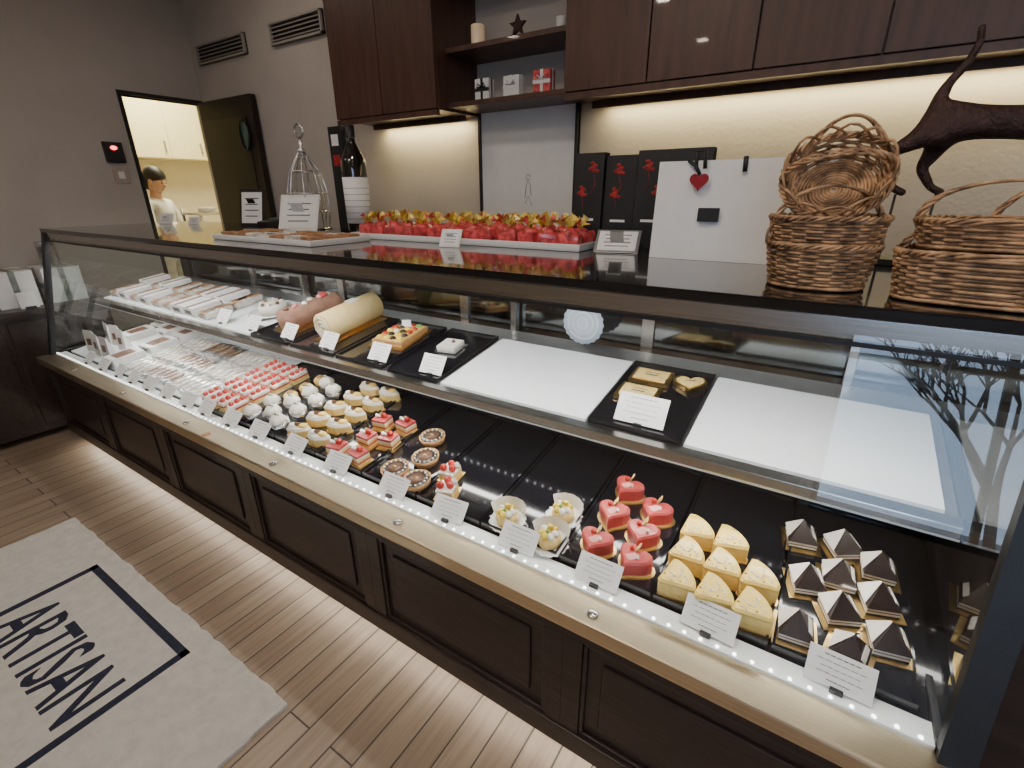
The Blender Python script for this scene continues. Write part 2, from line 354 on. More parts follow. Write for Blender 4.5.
# ------------------------------------------------------------ display case
CX0,CX1=-3.88,.335
case=empty('pastry_display_case')
b=B('base'); b.b2(CX0,CX1,.93,1.72,0,.10,M_blk); b.b2(CX0,CX1,.81,1.75,.10,.555,M_woodb)
b.b2(CX0,CX1,.795,.81,.50,.555,M_woodb,bev=.002); b.b2(CX0,CX1,.79,.81,.10,.17,M_woodb,bev=.003)
n=6; w=(CX1-CX0)/n
for i in range(n):
    x0=CX0+i*w; x1=x0+w
    b.b2(x0,x0+.05,.795,.81,.17,.50,M_woodb,bev=.002); b.b2(x1-.05,x1,.795,.81,.17,.50,M_woodb,bev=.002)
    for a in ((x0+.05,x1-.05,.17,.182),(x0+.05,x1-.05,.488,.50),(x0+.05,x0+.062,.182,.488),(x1-.062,x1-.05,.182,.488)): b.b2(a[0],a[1],.800,.811,a[2],a[3],M_woodb,bev=.003)
    b.b2(x0+.10,x1-.10,.803,.811,.22,.45,M_woodb,bev=.006)
b.b2(CX1+.032,CX1+.35,1.0,1.80,0,1.297,M_woodb)
b.done(parent=case)
b=B('front_ledge'); b.b2(CX0-.01,CX1+.01,.765,.86,.555,.598,M_chrome,bev=.006)
for i in range(7): b.lathe([(.014,0),(.014,.004),(.010,.006)],M_steel,16,c=(-3.4+i*.62,.80,.598))
b.done(parent=case)
b=B('ledge_sticker'); b.lathe([(.016,0),(.016,.0012)],mat('sticker_orange',(.6,.25,.08),.4),20,c=(-1.98,.79,.5985)); b.done(parent=case)
b=B('interior_deck')
zf,zb=dz(.885)-.016,dz(1.70)-.016
b.raw([(CX0,.885,zf),(CX1,.885,zf),(CX1,1.70,zb),(CX0,1.70,zb),(CX0,.885,.56),(CX1,.885,.56),(CX1,1.70,.56),(CX0,1.70,.56)],[(0,1,2,3),(0,4,5,1),(3,2,6,7),(0,3,7,4),(1,5,6,2)],M_black); b.done(parent=case)
b=B('deck_front_rail'); b.b2(CX0,CX1,.850,.902,.585,.604,M_opal,bev=.002); b.done(parent=case)
b=B('deck_led_dots')
x=CX0+.03
while x<CX1-.02: b.sph((x,.858,.605),(.004,.004,.003),M_led,6,4); x+=.034
b.done(parent=case)
gy=lambda z:.84+.16/.71*(z-.595)
b=B('front_glass_panes')
for x0,x1 in ((CX0+.02,-1.775),(-1.771,CX1-.01)):
    b.raw([(x0,gy(.598),.598),(x1,gy(.598),.598),(x1,gy(1.30),1.30),(x0,gy(1.30),1.30)],[(0,1,2,3)],M_glass)
b.done(parent=case)
def endpane(nm,x):
    b=B(nm); b.raw([(x,gy(.598),.598),(x,1.70,.598),(x,1.70,1.29),(x,gy(1.29),1.29)],[(0,1,2,3)],M_glasse); b.done(parent=case)
endpane('end_glass_left',CX0+.01); endpane('end_glass_right',CX1-.012)
b=B('corner_posts')
for x0,x1 in ((CX0-.012,CX0+.03),(CX1-.018,CX1+.03)):
    b.raw([(x,gy(z)+dy,z) for x in (x0,x1) for z in(.595,1.302) for dy in(-.014,.012)],[(0,1,3,2),(4,6,7,5),(0,4,5,1),(2,3,7,6),(0,2,6,4),(1,5,7,3)],M_blk)
    b.b2(x0,x1,1.68,1.74,.55,1.30,M_blk)
    b.b2(x0,x1,.84,1.70,.59,.612,M_blk)
b.done(parent=case)
b=B('counter_top'); b.b2(CX0-.02,CX1+.35,.985,1.84,1.298,1.32,M_black,bev=.004); b.b2(CX0-.02,CX1+.02,.992,1.02,1.258,1.298,M_steel,bev=.003)
b.b2(CX0-.02,CX1+.02,.986,1.0,1.250,1.258,M_blk); b.done(parent=case)
b=B('rear_doors')
nd=5; w=(CX1-CX0)/nd
for i in range(nd):
    x0=CX0+i*w; b.b2(x0+.02,x0+w-.02,1.705,1.715,.64,1.27,M_mirr)
    for xx in (x0,x0+w-.022): b.b2(xx,xx+.022,1.695,1.73,.60,1.298,M_steel)
b.b2(CX0,CX1,1.695,1.73,1.262,1.298,M_steel); b.b2(CX0,CX1,1.695,1.73,.60,.64,M_steel); b.done(parent=case)
b=B('mid_shelf')
y0,y1=1.155,1.66
def slab(b,x0,x1,ya,yb,zf,th,m):
    b.raw([(x0,ya,zf(ya)),(x1,ya,zf(ya)),(x1,yb,zf(yb)),(x0,yb,zf(yb)),(x0,ya,zf(ya)-th),(x1,ya,zf(ya)-th),(x1,yb,zf(yb)-th),(x0,yb,zf(yb)-th)],[(0,1,2,3),(7,6,5,4),(0,4,5,1),(3,2,6,7),(0,3,7,4),(1,5,6,2)],m)
slab(b,CX0+.01,CX1-.014,y0,y1,lambda y:sz(y)-.012,.010,M_tin)
b.b2(CX0+.01,CX1-.014,1.115,1.157,.862,.890,M_steel,bev=.003); b.b2(CX0+.01,CX1-.014,1.118,1.15,.856,.862,M_opal)
b.done(parent=case)
b=B('shelf_posts')
for x in (-2.5,-1.08,.1):
    b.b2(x,x+.025,1.662,1.694,.64,1.262,M_steel,bev=.003)
b.done(parent=case)
def dots(nm,y,z):
    b=B(nm); x=CX0+.03
    while x<CX1-.02: b.sph((x,y,z),(.0045,.0045,.003),M_led,6,4); x+=.034
    b.done(parent=case)
dots('shelf_led_dots',1.135,.856); dots('shelf_led_dots_mid',1.32,sz(1.32)-.024)
b=B('top_led_bar'); b.b2(CX0+.02,CX1-.02,1.03,1.05,1.285,1.298,M_opal); b.done(parent=case); dots('top_led_dots',1.04,1.285)

# opal panels and trays
def panel(x0,x1):
    b=B('opal_shelf_panel'); slab(b,x0+.004,x1-.004,1.165,1.55,sz,.010,M_opal); b.done()
def tray(x0,x1,y0,y1,zf,name='black_tray'):
    b=B(name); slab(b,x0+.004,x1-.004,y0,y1,lambda y:zf(y),.008,M_tray)
    up=lambda y:zf(y)+.007
    for a in ((x0+.004,x0+.009,y0,y1),(x1-.009,x1-.004,y0,y1),(x0+.009,x1-.009,y0,y0+.005),(x0+.009,x1-.009,y1-.005,y1)): slab(b,*a,up,.0072,M_tray)
    b.done()
panel(-1.05,-.50); panel(-.23,.30)
tray(-.50,-.23,1.165,1.55,sz); tray(-1.31,-1.06,1.165,1.55,sz); tray(-1.60,-1.33,1.165,1.55,sz)
for a,c in ((-1.90,-1.61),(-2.20,-1.91),(-2.50,-2.21),(-2.95,-2.51),(-3.4,-2.96),(-3.84,-3.41)):
    tray(a,c,1.165,1.55,sz) if a>-2.3 else panel(a,c)
x=.30
while x>-2.2: tray(x-.25,x,.91,1.40,dz); x-=.25
while x>-3.7: 
    b=B('opal_deck_panel'); slab(b,x-.396,x-.004,.91,1.45,dz,.010,M_opal); b.done(); x-=.40

# price cards
def card_mesh(w,h,tilt=-35):
    b=B('price_card'); MM=RX(math.radians(tilt))
    b.box((0,0,h/2+.006),(w,.0012,h),M_white,M=MM)
    for k,(l,hh) in enumerate(((.55,.006),(.75,.003),(.6,.003),(.7,.003),(.35,.005))):
        z=h*.86-k*h*.17+.006
        nseg=6
        for q in range(nseg):
            ww=w*l/nseg*.8; b.box((-w*l/2+(q+.5)*w*l/nseg,-.001,z),(ww,.0006,hh*.35),M_ink,M=MM)
    b.box((0,.004,.004),(.022,.014,.008),M_blk); return b.mesh()
cm=card_mesh(.112,.066,-42)
for x in (-3.45,-3.25,-3.05,-2.88,-2.70,-2.52,-2.33,-2.17,-1.97,-1.77,-1.54,-1.30,-1.03,-.80,-.56,-.33,-.07,.17):
    put(cm,'price_card',M=T(x,.870,.6045)@RZ(random.uniform(-.08,.08)))
cm2=card_mesh(.10,.072)
for x in (-2.50,-2.24,-1.96,-1.69,-1.39,-1.12): put(cm2,'price_card',M=T(x,1.19,sz(1.19))@RZ(random.uniform(-.06,.06)))
cm3=card_mesh(.14,.085); put(cm3,'price_card',M=T(-.36,1.19,sz(1.19)))

# ------------------------------------------------------------ pastries
def heart_pts(s,n=28):
    r=[]
    for i in range(n):
        t=2*pi*i/n; r.append((s*16*math.sin(t)**3/17,s*(13*math.cos(t)-5*math.cos(2*t)-2*math.cos(3*t)-math.cos(4*t))/17))
    return r
b=B('heart_cake'); P=heart_pts(.043)
b.prism(heart_pts(.050),0,.002,M_gold); b.prism(P,.002,.008,M_lyel); b.prism(P,.008,.040,M_red,smooth=False); b.prism(P,.040,.045,M_red,top=.86)
b.prism([(-.014,-.004),(0,.012),(.014,.014),(.010,-.004),(0,-.012)],.046,.048,M_pink,M=RX(.2)); b.sph((-.012,.010,.049),.006,M_berry); b.sph((.014,-.006,.049),.004,M_cream); b.box((.002,.014,.058),(.003,.014,.024),M_lyel,rot=(.3,.4,.3))
hm=b.mesh()
for x,y in ((-.37,.975),(-.37,1.09),(-.37,1.205),(-.265,.965),(-.275,1.055),(-.27,1.15)): put(hm,'heart_cake',M=deckM(x,y,random.uniform(-.3,.1))@SCL(1.08))
b=B('lemon_slice_cake')
# rounded quarter-round slice
arc=[(.004,-.002),(-.002,.004)]+[(.078*math.cos(a)*(1-.05*(i in(0,9))),.078*math.sin(a)*(1-.05*(i in(0,9)))) for i,a in enumerate([math.radians(82-i*8.2) for i in range(10)])]
arc=[(x-.033,y-.033) for x,y in arc]
b.prism([(x*1.08,y*1.08) for x,y in arc],0,.0015,M_gold); b.prism(arc,.0015,.016,M_lyel); b.prism([(x*.98,y*.98) for x,y in arc],.016,.020,M_yel); b.prism(arc,.020,.040,M_lyel); b.prism(arc,.040,.046,M_yel,smooth=True); b.prism(arc,.046,.051,M_yel,top=.88)
for k in range(20):
    a=random.uniform(.3,1.25); r=random.uniform(.018,.062); b.sph((r*math.cos(a)-.033,r*math.sin(a)-.033,.0515),(.003,.0025,.0015),random.choice((M_cream,M_cream,M_crust)),6,4)
ym=b.mesh()
for x in (-.155,-.075,.005):
    for y in (.955,1.04,1.125):
        if x>-.02 and y>1.1: continue
        put(ym,'lemon_slice_cake',M=deckM(x,y,random.uniform(-.1,.2))@SCL(1.05))
b=B('chocolate_pyramid_cake'); s=.031
b.box((0,0,.001),(.085,.085,.002),M_gold); sq=[(-s,-s),(s,-s),(s,s),(-s,s)]
b.prism(sq,.002,.007,M_choc); b.prism(sq,.007,.013,M_cream); b.prism(sq,.013,.016,M_mchoc); b.prism(sq,.016,.023,M_cream)
ap=Vector((0,s*.3,.064)); cs=[Vector((-s*1.05,-s*1.05,.023)),Vector((s*1.05,-s*1.05,.023)),Vector((s*1.05,s*1.05,.023)),Vector((-s*1.05,s*1.05,.023))]
b.raw(cs+[ap],[(0,1,4),(1,2,4),(2,3,4),(3,0,4),(3,2,1,0)],M_choc)
b.raw([cs[3]+Vector((-.0015,0,.002)),cs[0]+Vector((-.0015,.012,.002)),ap+Vector((-.002,-.001,0)),ap+Vector((-.002,.003,0))],[(0,1,2,3)],M_cream)
b.box((.024,.0,.036),(.0015,.040,.012),M_cream,rot=(0,-.7,0))
pm=b.mesh()
for x,y,r in ((.09,.965,.1),(.10,1.105,.3),(.075,1.245,.2),(.185,.955,-.2),(.165,1.055,.4),(.16,1.15,.1),(.165,1.255,.5),(.25,1.02,.2),(.235,1.12,.3),(.235,1.215,.1)): put(pm,'chocolate_pyramid_cake',M=deckM(x,y,r))
b=B('lemon_mousse_dome')
b.lathe([(.056,0),(.058,.004),(.05,.002),(0,.002)],M_cer,40,wob=.06,wn=16)
b.lathe([(.034,.003),(.036,.022),(.030,.034),(.016,.041),(0,.043)],M_lyel,24)
for k in range(7): a=k*.9; b.sph((.02*math.cos(a),.02*math.sin(a),.042),(.013,.010,.010),M_lemon if k%3 else M_cream,8,6,rot=(0,.3,a))
b.box((.004,.006,.056),(.02,.002,.018),M_lemon,rot=(.3,.2,.6)); b.sph((0,-.008,.052),.006,M_green)
vs=[];fs=[]
for i in range(13):
    a=math.radians(20+i*12); w=.002*(i%2)
    vs+=[((.052+w)*math.cos(a),(.052+w)*math.sin(a),.003),((.062+w)*math.cos(a),(.062+w)*math.sin(a),.045)]
for i in range(12): fs.append((2*i,2*i+2,2*i+3,2*i+1))
b.raw(vs,fs,M_cer,True)
lm=b.mesh()
for x,y,r in ((-.635,.955,.2),(-.50,1.04,-.3),(-.49,.94,.1)): put(lm,'lemon_mousse_dome',M=deckM(x,y,r)@SCL(.92))
b=B('berry_cream_cake'); b.box((0,0,.001),(.07,.07,.002),M_gold); b.box((0,0,.012),(.055,.055,.02),M_lyel,bev=.003); b.box((0,0,.027),(.055,.055,.01),M_cream,bev=.004)
for p in ((-.015,-.01),(.015,-.005),(0,.015)): b.sph((p[0],p[1],.042),(.012,.012,.013),M_berry)
b.lathe([(.012,0),(.009,.01),(.004,.016),(0,.02)],M_cream,16,c=(.018,.018,.032),wob=.12,wn=6)
bm_=b.mesh(); put(bm_,'berry_cream_cake',M=deckM(-.865,.965,.3)); put(bm_,'berry_cream_cake',M=deckM(-.91,1.035,.1))
b=B('chocolate_tart'); b.lathe([(.038,0),(.044,.022),(.040,.022),(.038,.017),(0,.017)],M_crust,32,wob=.02,wn=20); b.lathe([(.039,.0165),(.036,.021),(0,.022)],M_choc,32)
for k in range(14): a=2*pi*k/14; b.sph((.033*math.cos(a),.033*math.sin(a),.023),.0035,M_cream,6,4)
b.lathe([(.022,0),(.022,.002),(0,.003)],M_mchoc,20,c=(0,0,.022)); b.sph((0,0,.026),(.008,.004,.003),M_gold)
tm=b.mesh()
for x,y in ((-1.09,.965),(-.985,.955),(-1.04,1.06),(-1.10,1.165)): put(tm,'chocolate_tart',M=deckM(x,y)@SCL(1.1))
b=B('raspberry_layer_cake'); b.box((0,0,.001),(.07,.06,.002),M_gold)
for k,(m,h) in enumerate(((M_lyel,.008),(M_red,.006),(M_lyel,.008),(M_cream,.006))):
    z=.002+sum((.008,.006,.008,.006)[:k]); b.box((0,0,z+h/2),(.056,.046,h),m,bev=.001)
b.box((0,0,.034),(.056,.046,.009),M_red,bev=.003); b.sph((.008,.004,.046),(.012,.010,.009),M_berry); b.box((-.012,0,.044),(.02,.012,.003),M_white,rot=(0,.4,.5)); b.sph((-.01,.01,.044),.006,M_green)
rm=b.mesh()
for x,y in ((-1.36,.950),(-1.255,.955),(-1.31,1.045),(-1.225,1.07),(-1.34,1.15),(-1.235,1.17)): put(rm,'raspberry_layer_cake',M=deckM(x,y,random.uniform(-.2,.2))@SCL(1.12,1.12,1.2))
b=B('cream_boat_cake'); el=[(.046*math.cos(t),.024*math.sin(t)*(1-.25*abs(math.cos(t)))) for t in [2*pi*i/24 for i in range(24)]]
b.prism([(x*1.12,y*1.15) for x,y in el],0,.002,M_gold); b.prism(el,.002,.026,M_lyel); b.prism(el,.026,.036,M_cream,top=.8); b.sph((.02,0,.038),(.017,.012,.009),M_yel); b.sph((-.018,0,.040),(.014,.012,.009),M_cream); b.box((0,0,.044),(.02,.003,.014),M_mchoc,rot=(0,.4,.5))
om=b.mesh()
for x in (-1.605,-1.49):
    for y in (.965,1.055,1.145,1.235,1.325): put(om,'cream_boat_cake',M=deckM(x+random.uniform(-.008,.008),y,random.uniform(.1,.5))@SCL(1.14))
b=B('cream_cup_dessert'); b.lathe([(.024,0),(.030,.032),(.028,.032),(0,.030)],M_silver,24,wob=.03,wn=18); b.lathe([(.028,.030),(.029,.040),(.020,.052),(.008,.060),(0,.061)],M_cream,24,wob=.06,wn=7); b.sph((0,0,.062),(.008,.006,.005),M_green); b.box((.008,0,.062),(.014,.002,.01),M_white,rot=(.2,.4,.3))
um=b.mesh()
for x,ys in ((-1.72,(.955,1.045,1.135,1.225)),(-1.81,(.99,1.08,1.17,1.26)),(-1.90,(.955,1.045))):
    for y in ys: put(um,'cream_cup_dessert',M=deckM(x,y)@SCL(1.15))
b=B('caramel_mousse_cake'); b.lathe([(.026,0),(.027,.02),(.02,.028),(0,.03)],M_yel,20); b.sph((0,0,.032),(.012,.012,.006),M_cookie)
im=b.mesh()
for x,y in ((-1.90,1.13),(-1.90,1.21),(-1.90,1.29)): put(im,'caramel_mousse_cake',M=deckM(x,y)@SCL(1.15))
b=B('strawberry_shortcake_slice'); b.box((0,0,.001),(.05,.095,.002),M_silver); b.box((0,0,.010),(.036,.082,.016),M_lyel,bev=.002); b.box((0,0,.021),(.036,.082,.006),M_berry); b.box((0,0,.030),(.036,.082,.014),M_cream,bev=.004)
for k in (-1,0,1): b.sph((random.uniform(-.006,.006),k*.026,.042),(.010,.011,.010),M_berry); b.sph((.01*k,k*.026+.012,.039),.006,M_pink)
sm=b.mesh()
for x in (-2.24,-2.17,-2.10,-2.03):
    for y in (.965,1.065,1.165,1.265):
        put(sm,'strawberry_shortcake_slice',M=deckM(x,y,random.uniform(-.08,.08))@SCL(1,1,1.15))
b=B('wrapped_cake_bar'); b.box((0,0,.009),(.030,.115,.016),M_silver,bev=.004); b.box((0,0,.0185),(.018,.07,.002),M_cookie,bev=.0005); 
for s in(-1,1): b.raw([(-.016,s*.056,.012),(.016,s*.056,.012),(.02,s*.072,.014),(-.02,s*.072,.006)],[(0,1,2,3)],M_silver)
wm=b.mesh()
b=B('wrapped_cream_bar'); b.box((0,0,.009),(.030,.115,.016),M_cello,bev=.004); b.box((0,0,.0185),(.022,.035,.002),M_white,bev=.0005)
for s in(-1,1): b.raw([(-.016,s*.056,.012),(.016,s*.056,.012),(.02,s*.072,.014),(-.02,s*.072,.006)],[(0,1,2,3)],M_cello)
wm2=b.mesh()
x=-2.36;k=0
while x>-3.15:
    for y in (1.0,1.15,1.30): put(wm if (k//6)%2 else wm2,'wrapped_cake_bar',M=deckM(x,y+random.uniform(-.01,.01),random.uniform(-.12,.12)))
    x-=.047;k+=1
b=B('boxed_confection'); b.box((0,0,.02),(.13,.16,.04),M_white,bev=.002); b.box((0,0,.0405),(.09,.10,.002),M_mchoc); b.box((0,-.081,.02),(.06,.001,.015),M_ink)
xm=b.mesh()
for x,y in ((-3.25,1.0),(-3.25,1.18),(-3.25,1.36),(-3.62,1.22),(-3.62,1.40),(-3.45,1.36)): put(xm,'boxed_confection',M=deckM(x,y,random.uniform(-.06,.06)))
b=B('snack_pouch'); b.raw([(-.04,-.02,0),(.04,-.02,0),(.04,.02,0),(-.04,.02,0),(-.036,0,.11),(.036,0,.11)],[(0,1,5,4),(2,3,4,5),(1,2,5),(3,0,4),(3,2,1,0)],M_white); b.box((0,-.014,.05),(.035,.001,.035),M_mchoc,rot=(-.18,0,0))
qm=b.mesh()
for x,y in ((-3.40,.98),(-3.52,.98),(-3.64,.99),(-3.45,1.08),(-3.58,1.10),(-3.70,1.1)): put(qm,'snack_pouch',M=deckM(x,y,random.uniform(-.2,.3))@SCL(1.15))
# ---- upper shelf goods
b=B('cookie_bag'); b.box((0,0,.018),(.10,.15,.036),M_cello,bev=.012); b.box((0,-.02,.037),(.06,.05,.002),M_white); 
for k in range(4): b.lathe([(.03,0),(.032,.006),(.028,.009)],M_cookie,16,c=(random.uniform(-.012,.012),-.05+k*.033,.029),smooth=True)
b.tube([(-.045,.07,.02),(-.02,.085,.03),(.02,.085,.028),(.045,.07,.02)],.004,M_mchoc); cbm=b.mesh()
b=B('white_pastry_box'); b.box((0,0,.025),(.12,.15,.05),M_white,bev=.003); b.box((0,-.076,.025),(.07,.001,.02),M_ink); b.box((0,0,.0505),(.03,.151,.001),M_mchoc); wbm=b.mesh()
for i,x in enumerate((-3.76,-3.62,-3.48,-3.34,-3.20,-3.06)):
    for j,y in enumerate((1.27,1.45)):
        c=(i+j)%2 and i<4
        put(wbm if c else cbm,'white_pastry_box' if c else 'cookie_bag',M=shelfM(x,y,random.uniform(-.1,.1)))
for x in (-2.92,-2.79,-2.66):
    for y in (1.26,1.43): put(wbm if x<-2.7 else cbm,'white_pastry_box' if x<-2.7 else 'cookie_bag',M=shelfM(x,y,random.uniform(-.06,.06)))
b=B('white_plate_cake'); b.lathe([(.07,0),(.125,.012),(.122,.014),(.068,.004),(0,.004)],M_cer,40); b.lathe([(.07,.005),(.072,.04),(.06,.05),(0,.052)],M_cream,28)
for k in range(8): b.sph((.05*math.cos(k*pi/4),.05*math.sin(k*pi/4),.054),.010,M_cream if k%2 else M_mchoc)
b.done(M=shelfM(-2.36,1.40))
b=B('pink_buttercream_log'); b.box((0,0,.002),(.14,.34,.004),M_gold)
b.lathe([(.0,-.15),(.048,-.15),(.051,-.13),(.051,.13),(.048,.15),(0,.15)],mat('pink_buttercream',(.36,.19,.13),.7,var=.2,scale=30,bump=.5),24,M=T(0,0,.048)@RX(pi/2),wob=.03,wn=12,cap=False)
for k in range(6): b.sph((random.uniform(-.02,.02),-.12+k*.045,.100),(.014,.014,.010),random.choice((M_mchoc,M_pink,M_cream)))
b.sph((0,.08,.103),(.024,.024,.014),M_redfoil); b.done(M=shelfM(-2.04,1.40,-.1))
b=B('swiss_roll_cake'); b.box((0,0,.002),(.13,.34,.004),M_gold); b.lathe([(0,-.15),(.056,-.15),(.060,-.147),(.060,.147),(.056,.15),(0,.15)],mat('swiss_roll_sponge',(.80,.60,.27),.7,var=.06,scale=40,bump=.2),32,M=T(0,0,.062)@RX(pi/2),cap=False)
b.tube([((.006+.0022*t)*math.cos(t*.8),-.152,.062+(.006+.0022*t)*math.sin(t*.8)) for t in range(22)],.003,M_cream); b.box((0,.03,.122),(.05,.05,.001),M_white); b.done(M=shelfM(-1.76,1.40,.0))
b=B('fruit_tart_tray'); b.box((0,0,.002),(.18,.22,.004),M_gold); b.box((0,0,.014),(.155,.185,.022),M_crust,bev=.004); b.box((0,0,.026),(.135,.165,.006),M_yel,bev=.002)
for i in range(4):
    for j in range(5): b.sph(((i-1.5)*.034,(j-2)*.034,.031),(.014,.013,.008),random.choice((M_berry,M_lemon,M_lemon,M_green,M_cream,M_choc)))
b.box((0,.05,.045),(.04,.002,.03),M_white,rot=(-.3,0,.3)); b.done(M=shelfM(-1.46,1.40,.1))
b=B('plain_square_cake'); b.box((0,0,.002),(.10,.10,.004),M_silver); b.box((0,0,.013),(.08,.08,.018),M_cream,bev=.004); b.sph((.01,.01,.025),.008,M_mchoc); b.done(M=shelfM(-1.19,1.40,.1))
b=B('gold_framed_tartlet'); b.box((0,0,.006),(.125,.09,.012),M_gold,bev=.003); b.box((0,0,.013),(.102,.068,.003),M_lyel,bev=.001); b.box((0,0,.0148),(.04,.006,.0006),M_ink); b.box((0,.014,.0148),(.05,.003,.0006),M_ink)
gm=b.mesh()
for x,y in ((-.415,1.35),(-.41,1.46)): put(gm,'gold_framed_tartlet',M=shelfM(x,y,0))
b=B('heart_tartlet'); b.prism(heart_pts(.055),0,.014,M_gold); b.prism(heart_pts(.044),.014,.016,M_lyel); b.box((0,.006,.0165),(.03,.004,.0006),M_ink); b.done(M=shelfM(-.29,1.46,.2))
b=B('round_doily_sign'); b.lathe([(.08,0),(.08,.002),(0,.002)],mat('doily_blue_white',(.45,.52,.62),.6),40,M=RX(pi/2),wob=.03,wn=20)
for r in (.02,.04,.06): b.tube([(r*math.cos(t*.2),-.003,r*math.sin(t*.2)) for t in range(32)],.0025,M_white,5,closed=True)
b.done((-.725,1.61,1.048))

# ------------------------------------------------------------ counter-top goods
ZT=1.3205
b=B('florentine_serving_tray'); b.box((0,0,.006),(.66,.28,.012),M_cer,bev=.004)
for a in ((0,.135,.66,.012),(0,-.135,.66,.012),(.325,0,.012,.28),(-.325,0,.012,.28)): b.box((a[0],a[1],.014),(a[2],a[3],.016),M_cer,bev=.003)
for i in range(7):
    for j in range(3): b.box((-.27+i*.09,-.09+j*.085,.022),(.075,.055,.018),random.choice((M_cookie,M_cello,M_cookie)),rot=(0,0,random.uniform(-.3,.3)),bev=.004)
b.done((-1.90,1.25,ZT))
b=B('serving_tray_of_candy_bags'); b.box((0,0,.006),(1.08,.26,.012),M_cer,bev=.004)
for a in ((0,.125,1.08,.012),(0,-.125,1.08,.012),(.535,0,.012,.26),(-.535,0,.012,.26)): b.box((a[0],a[1],.014),(a[2],a[3],.018),M_cer,bev=.003)
for i in range(13):
    for j in range(3):
        x=-.485+i*.081+random.uniform(-.008,.008); y=-.08+j*.08; h=.050+random.uniform(-.004,.004)
        b.box((x,y,.034),(.074,.066,.044),M_redfoil,rot=(random.uniform(-.15,.15),random.uniform(-.15,.15),random.uniform(-.4,.4)),bev=.014)
        b.lathe([(.030,.035),(.022,.050),(.010,h+.008)],M_redfoil,12,c=(x,y,.012),wob=.15,wn=4)
        for k in range(12):
            a=k*pi/6+random.random(); q=random.uniform(.8,1.5)
            b.raw([(x,y,h+.010),(x+.018*math.cos(a),y+.018*math.sin(a),h+.012+.018*q),(x+.036*math.cos(a+.45),y+.032*math.sin(a+.45),h+.026*q+.008),(x+.014*math.cos(a+.9),y+.014*math.sin(a+.9),h+.042*q)],[(0,1,2,3)],random.choice((M_ribbon,M_ribbon,M_yel,M_ribbon,M_lemon,M_redfoil)))
b.done((-1.22,1.58,ZT))
def stand_card(name,x,y,w,h,m,rz=0,tilt=-25):
    b=B(name); MM=RX(math.radians(tilt)); b.box((0,0,h/2),(w,.004,h),m,M=MM,bev=.001); b.box((0,-.003,h/2),(w*.86,.001,h*.84),M_white,M=MM)
    for k in range(4): b.box((0,-.004,h*.75-k*h*.16),(w*(.6-.08*(k%2)),.0008,h*.03),M_ink,M=MM)
    b.box((0,h*.28,h*.36),(w*.3,.003,h*.8),m,rot=(math.radians(28),0,0)); b.done(M=T(x,y,ZT)@RZ(rz))
stand_card('menu_stand',-2.93,1.70,.16,.21,M_blk,.35,-15); stand_card('product_sign',-2.32,1.58,.21,.19,M_cer,.45); stand_card('product_sign',-1.14,1.36,.085,.065,M_cer,.1); stand_card('product_sign',-.575,1.49,.14,.09,M_tin,.2,-45)
stand_card('leaflet_holder',-3.66,1.55,.10,.07,M_cer,.4); stand_card('leaflet_holder',-3.45,1.62,.08,.05,M_cer,.4)
b=B('card_terminal'); b.box((0,0,.02),(.09,.14,.035),M_blk,bev=.006,rot=(.15,0,0)); b.box((0,.02,.042),(.07,.05,.002),M_tin,rot=(.15,0,0)); b.done((-2.68,1.68,ZT+.008))
b=B('silver_tower_cloche')
for k in range(8):
    a=k*pi/4; b.tube([(.095*math.cos(a)*f,.095*math.sin(a)*f,z) for f,z in ((.9,0),(1.05,.1),(1.05,.19),(.8,.28),(.45,.335),(.1,.38))],.0045,M_silver)
for r,z in ((.088,0.004),(.099,.09),(.099,.18),(.072,.285),(.03,.35)): b.tube([(r*math.cos(t*pi/12),r*math.sin(t*pi/12),z) for t in range(24)],.0045,M_silver,5,closed=True)
b.lathe([(.012,.37),(.02,.385),(.006,.40),(.012,.42),(.004,.44)],M_silver,12); b.tube([(.032*math.cos(t*pi/10),0,.475+.032*math.sin(t*pi/10)) for t in range(20)],.006,M_silver,6,closed=True)
b.lathe([(.10,0),(.105,.006),(0,.006)],M_silver,32); b.done((-2.40,1.73,ZT))
b=B('magnum_bottle'); b.lathe([(.056,0),(.060,.006),(.060,.30),(.056,.33),(.032,.38),(.019,.41),(.018,.45),(.021,.455),(.021,.475),(0,.477)],M_bottle,32)
b.lathe([(.0605,.04),(.0608,.04),(.0608,.25),(.0605,.25)],M_white,32,cap=False)
for k in range(6): b.lathe([(.0612,.06+k*.028),(.0612,.062+k*.028)],M_ink,32,cap=False)
b.lathe([(.0215,.42),(.0215,.476),(0,.478)],M_blk,20,cap=False); b.done((-2.03,1.74,ZT))
b=B('bottle_gift_box'); b.box((0,0,.24),(.09,.09,.48),M_blk,bev=.002); b.box((0,-.046,.42),(.05,.001,.05),M_cer); b.box((0,-.046,.33),(.05,.001,.05),M_rose); b.done((-2.15,1.79,ZT))
